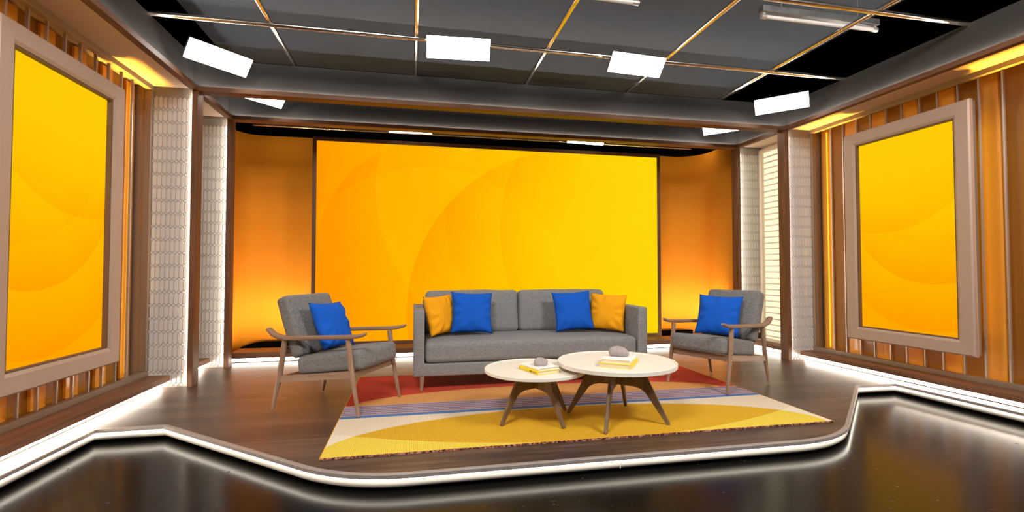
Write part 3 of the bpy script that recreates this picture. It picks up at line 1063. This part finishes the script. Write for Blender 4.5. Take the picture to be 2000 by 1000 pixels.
# ------------------------------------------------------------------ books and stones
def book(loc, rz, w, d, h, cover, spine_side, label, ink=None):
    """w along local x, d along local y; spine_side '-x' or '+x'"""
    r = tag(empty('book', loc, rz), label, 'book', 'books stacked on the coffee tables')
    ct = 0.0032
    s = -1 if spine_side == '-x' else 1
    bm = bmesh.new()
    rounded_block(bm, -w / 2, w / 2, -d / 2, d / 2, 0.0, ct, 0.001, 1)
    rounded_block(bm, -w / 2, w / 2, -d / 2, d / 2, h - ct, h, 0.001, 1)
    n = 8
    pts = []
    for k in range(n + 1):
        a = -PI / 2 + PI * k / n
        pts.append((s * (w / 2 + 0.004 * math.cos(a)), h / 2 + h / 2 * math.sin(a)))
    for k in range(n, -1, -1):
        a = -PI / 2 + PI * k / n
        pts.append((s * (w / 2 - 0.004 + 0.004 * math.cos(a)), h / 2 + (h / 2 - 0.001) * math.sin(a)))
    prism(bm, pts, 'y', -d / 2, d / 2)
    obj('cover', bm, cover, r)
    bx('page_block', M_pages, (-w / 2 + (0.002 if s < 0 else 0.006), w / 2 - (0.006 if s < 0 else 0.002), -d / 2 + 0.006, d / 2 - 0.006, ct, h - ct), r)
    return r

M_ink_soft = plain('ink_soft', (0.42, 0.33, 0.02, 1), 0.7)
M_ink_orange = plain('ink_orange', (0.75, 0.30, 0.02, 1), 0.7)
def print_marks(book, name, mat, widths, start, step, size, at):
    """a short row of tiny printed strokes, too small to read in the photograph; at(u, v) gives the box for a stroke"""
    bm = bmesh.new()
    u = start
    for k, w in enumerate(widths):
        if w > 0:
            h = size * (1.0 if k % 3 else 0.78)
            box(bm, *at(u, u + w, -h / 2, h / 2))
            if w > 0.004:
                box(bm, *at(u, u + w * 0.4, -size * 0.6, size * 0.6))
        u += abs(w) + step
    return obj(name, bm, mat, next(c for c in book.children if c.name.startswith('cover')))
T1, T2 = 0.376 + RZ - 0.0068, 0.432 + RZ - 0.0068
a1 = math.radians(18.5)
b = book((-0.322, 3.478, T1), a1, 0.19, 0.262, 0.026, M_book_y, '-x', 'yellow hardback with lettered spine, bottom of the stack on the smaller table')
spine = lambda u0, u1, v0, v1: (-0.0998, -0.0988, -u1, -u0, 0.013 + v0, 0.013 + v1)
print_marks(b, 'spine_title', M_ink, (0.006, 0.004, 0.005, 0.005), 0.022, 0.0022, 0.0095, spine)
print_marks(b, 'spine_title', M_ink_soft, (0.004, 0.005, 0.004, 0.004, 0.004, 0.005), 0.056, 0.0022, 0.0085, spine)
print_marks(b, 'spine_title', M_ink_orange, (0.003, 0.004, 0.003, 0.004), 0.099, 0.0022, 0.0060, spine)
print_marks(b, 'spine_emblem', M_ink_soft, (0.006, 0.003), -0.122, 0.0015, 0.0120, spine)
b = book((-0.316, 3.482, T1 + 0.0262), a1 + 0.01, 0.175, 0.245, 0.018, M_book_w, '-x', 'white hardback under the stone on the smaller table')
print_marks(b, 'cover_print', M_ink_grey, (0.004, 0.003, 0.005, -0.006, 0.004, 0.004), -0.030, 0.004, 0.005,
            lambda u0, u1, v0, v1: (-0.06 + v0, -0.06 + v1, u0 - 0.03, u1 - 0.03, 0.0178, 0.0183))
a2 = math.radians(-35)
ux, uy = math.cos(a2), math.sin(a2)
b = book((0.232, 3.318, T2), a2, 0.225, 0.31, 0.029, M_book_y, '+x', 'yellow hardback, bottom of the stack on the larger table')
b = book((0.240, 3.330, T2 + 0.0292), a2, 0.205, 0.285, 0.025, M_book_w, '+x', 'white hardback under the stone on the larger table')
print_marks(b, 'cover_print', M_ink_grey, (0.003, 0.004, -0.004, 0.003, 0.004, 0.003, 0.003, -0.005, 0.004, 0.003, 0.004), -0.055, 0.006, 0.0045,
            lambda u0, u1, v0, v1: (u0, u1, -0.118 + v0, -0.118 + v1, 0.0248, 0.0253))

def stone(loc, rz, sx, sy, sz, seed, label):
    bm = bmesh.new()
    bmesh.ops.create_icosphere(bm, subdivisions=5, radius=1.0)
    for v in bm.verts:
        p = v.co.copy()
        n1 = noise.noise(p * 0.9 + Vector((seed * 7.3, seed, 0))) * 0.22 + noise.noise(p * 2.3 + Vector((seed, 3, seed))) * 0.07
        skew = 0.12 * p.x * (1 if p.z > 0 else 0.3)
        q = p * (1 + n1)
        z = q.z - skew * max(0, q.z)
        if z < -0.55:
            z = -0.55 + (z + 0.55) * 0.12
        v.co = (q.x * sx, q.y * sy, z * sz)
    zmin = min(v.co.z for v in bm.verts)
    for v in bm.verts:
        v.co.z -= zmin
    o = obj('stone', bm, M_stone, None, True)
    o.location = loc
    o.rotation_euler = (0, 0, rz)
    tag(o, label, 'stone', 'grey stones on the books')
    return o
stone((-0.315, 3.462, T1 + 0.0444), 0.2, 0.056, 0.045, 0.035, 1, 'small rounded grey stone on the books of the smaller table')
stone((0.245, 3.350, T2 + 0.0546), -0.35, 0.074, 0.052, 0.045, 4, 'larger pointed grey stone on the books of the bigger table')

# ------------------------------------------------------------------ lamps of the studio
def area(name, loc, target, sx, sy, power, color=(1, 1, 1), spread=180):
    d = bpy.data.lights.new(name, 'AREA')
    d.shape = 'RECTANGLE'
    d.size, d.size_y = sx, sy
    d.energy = power
    d.color = color
    d.spread = math.radians(spread)
    o = bpy.data.objects.new(name, d)
    COL.objects.link(o)
    o.location = loc
    o.rotation_euler = (Vector(target) - Vector(loc)).to_track_quat('-Z', 'Y').to_euler()
    return o
# unseen softlights, added above the frame to light the set from the front
area('front_softlight', (-2.1, 0.7, 3.55), (-0.6, 4.3, 0.4), 1.2, 0.6, 150, (1.0, 0.96, 0.92))
area('front_softlight', (2.1, 0.7, 3.55), (0.6, 4.3, 0.4), 1.2, 0.6, 150, (1.0, 0.96, 0.92))
# amber battens: behind the back ledge washing the curved backdrop, and uplights in the side ledges
for s in (-1, 1):
    d = area('backdrop_batten', (s * 2.98, 6.735, 0.04), (s * 2.98, 6.76, 2.0), 0.84, 0.04, 26, (1.0, 0.80, 0.45))
    d.rotation_euler = (PI, 0, 0)
    d = area('backdrop_top_fill', (s * 3.0, 6.95, 3.20), (s * 3.0, 7.30, 1.0), 0.8, 0.06, 1.7, (1.0, 0.80, 0.45))  # unseen fill added to brighten the top of the backdrop
for s in (-1, 1):
    d = area('amber_uplight', (s * (3.665 if s < 0 else 3.60), 3.6, 0.175), (s * 3.66, 3.6, 3.0), 0.02, 3.2, 20, (1.0, 0.52, 0.05), 9)
    d.rotation_euler = (PI, math.radians(s * 0.8), 0)
w = bpy.data.worlds.new('studio_world')
SC.world = w
w.use_nodes = True
bg = w.node_tree.nodes['Background']
bg.inputs[0].default_value = (1.0, 0.92, 0.85, 1)
bg.inputs[1].default_value = 0.10

# ------------------------------------------------------------------ camera
cam = bpy.data.cameras.new('camera')
cam.sensor_width = 36.0
cam.lens = 36.0 * 946.0 / 2000.0
cam.clip_start = 0.05
co = bpy.data.objects.new('camera', cam)
COL.objects.link(co)
co.location = (-1.243, 0.0, 1.12)
yaw, pit = math.radians(11.61), math.radians(1.657)
F = Vector((math.sin(yaw) * math.cos(pit), math.cos(yaw) * math.cos(pit), math.sin(pit)))
co.rotation_euler = F.to_track_quat('-Z', 'Y').to_euler()
SC.camera = co

SC.view_settings.view_transform = 'Standard'
SC.view_settings.look = 'None'
SC.view_settings.exposure = 0.0
SC.view_settings.gamma = 1.0
SC.view_settings.use_curve_mapping = False
SC.cycles.sample_clamp_indirect = 6.0
SC.cycles.use_denoising = True
SC.cycles.max_bounces = 8
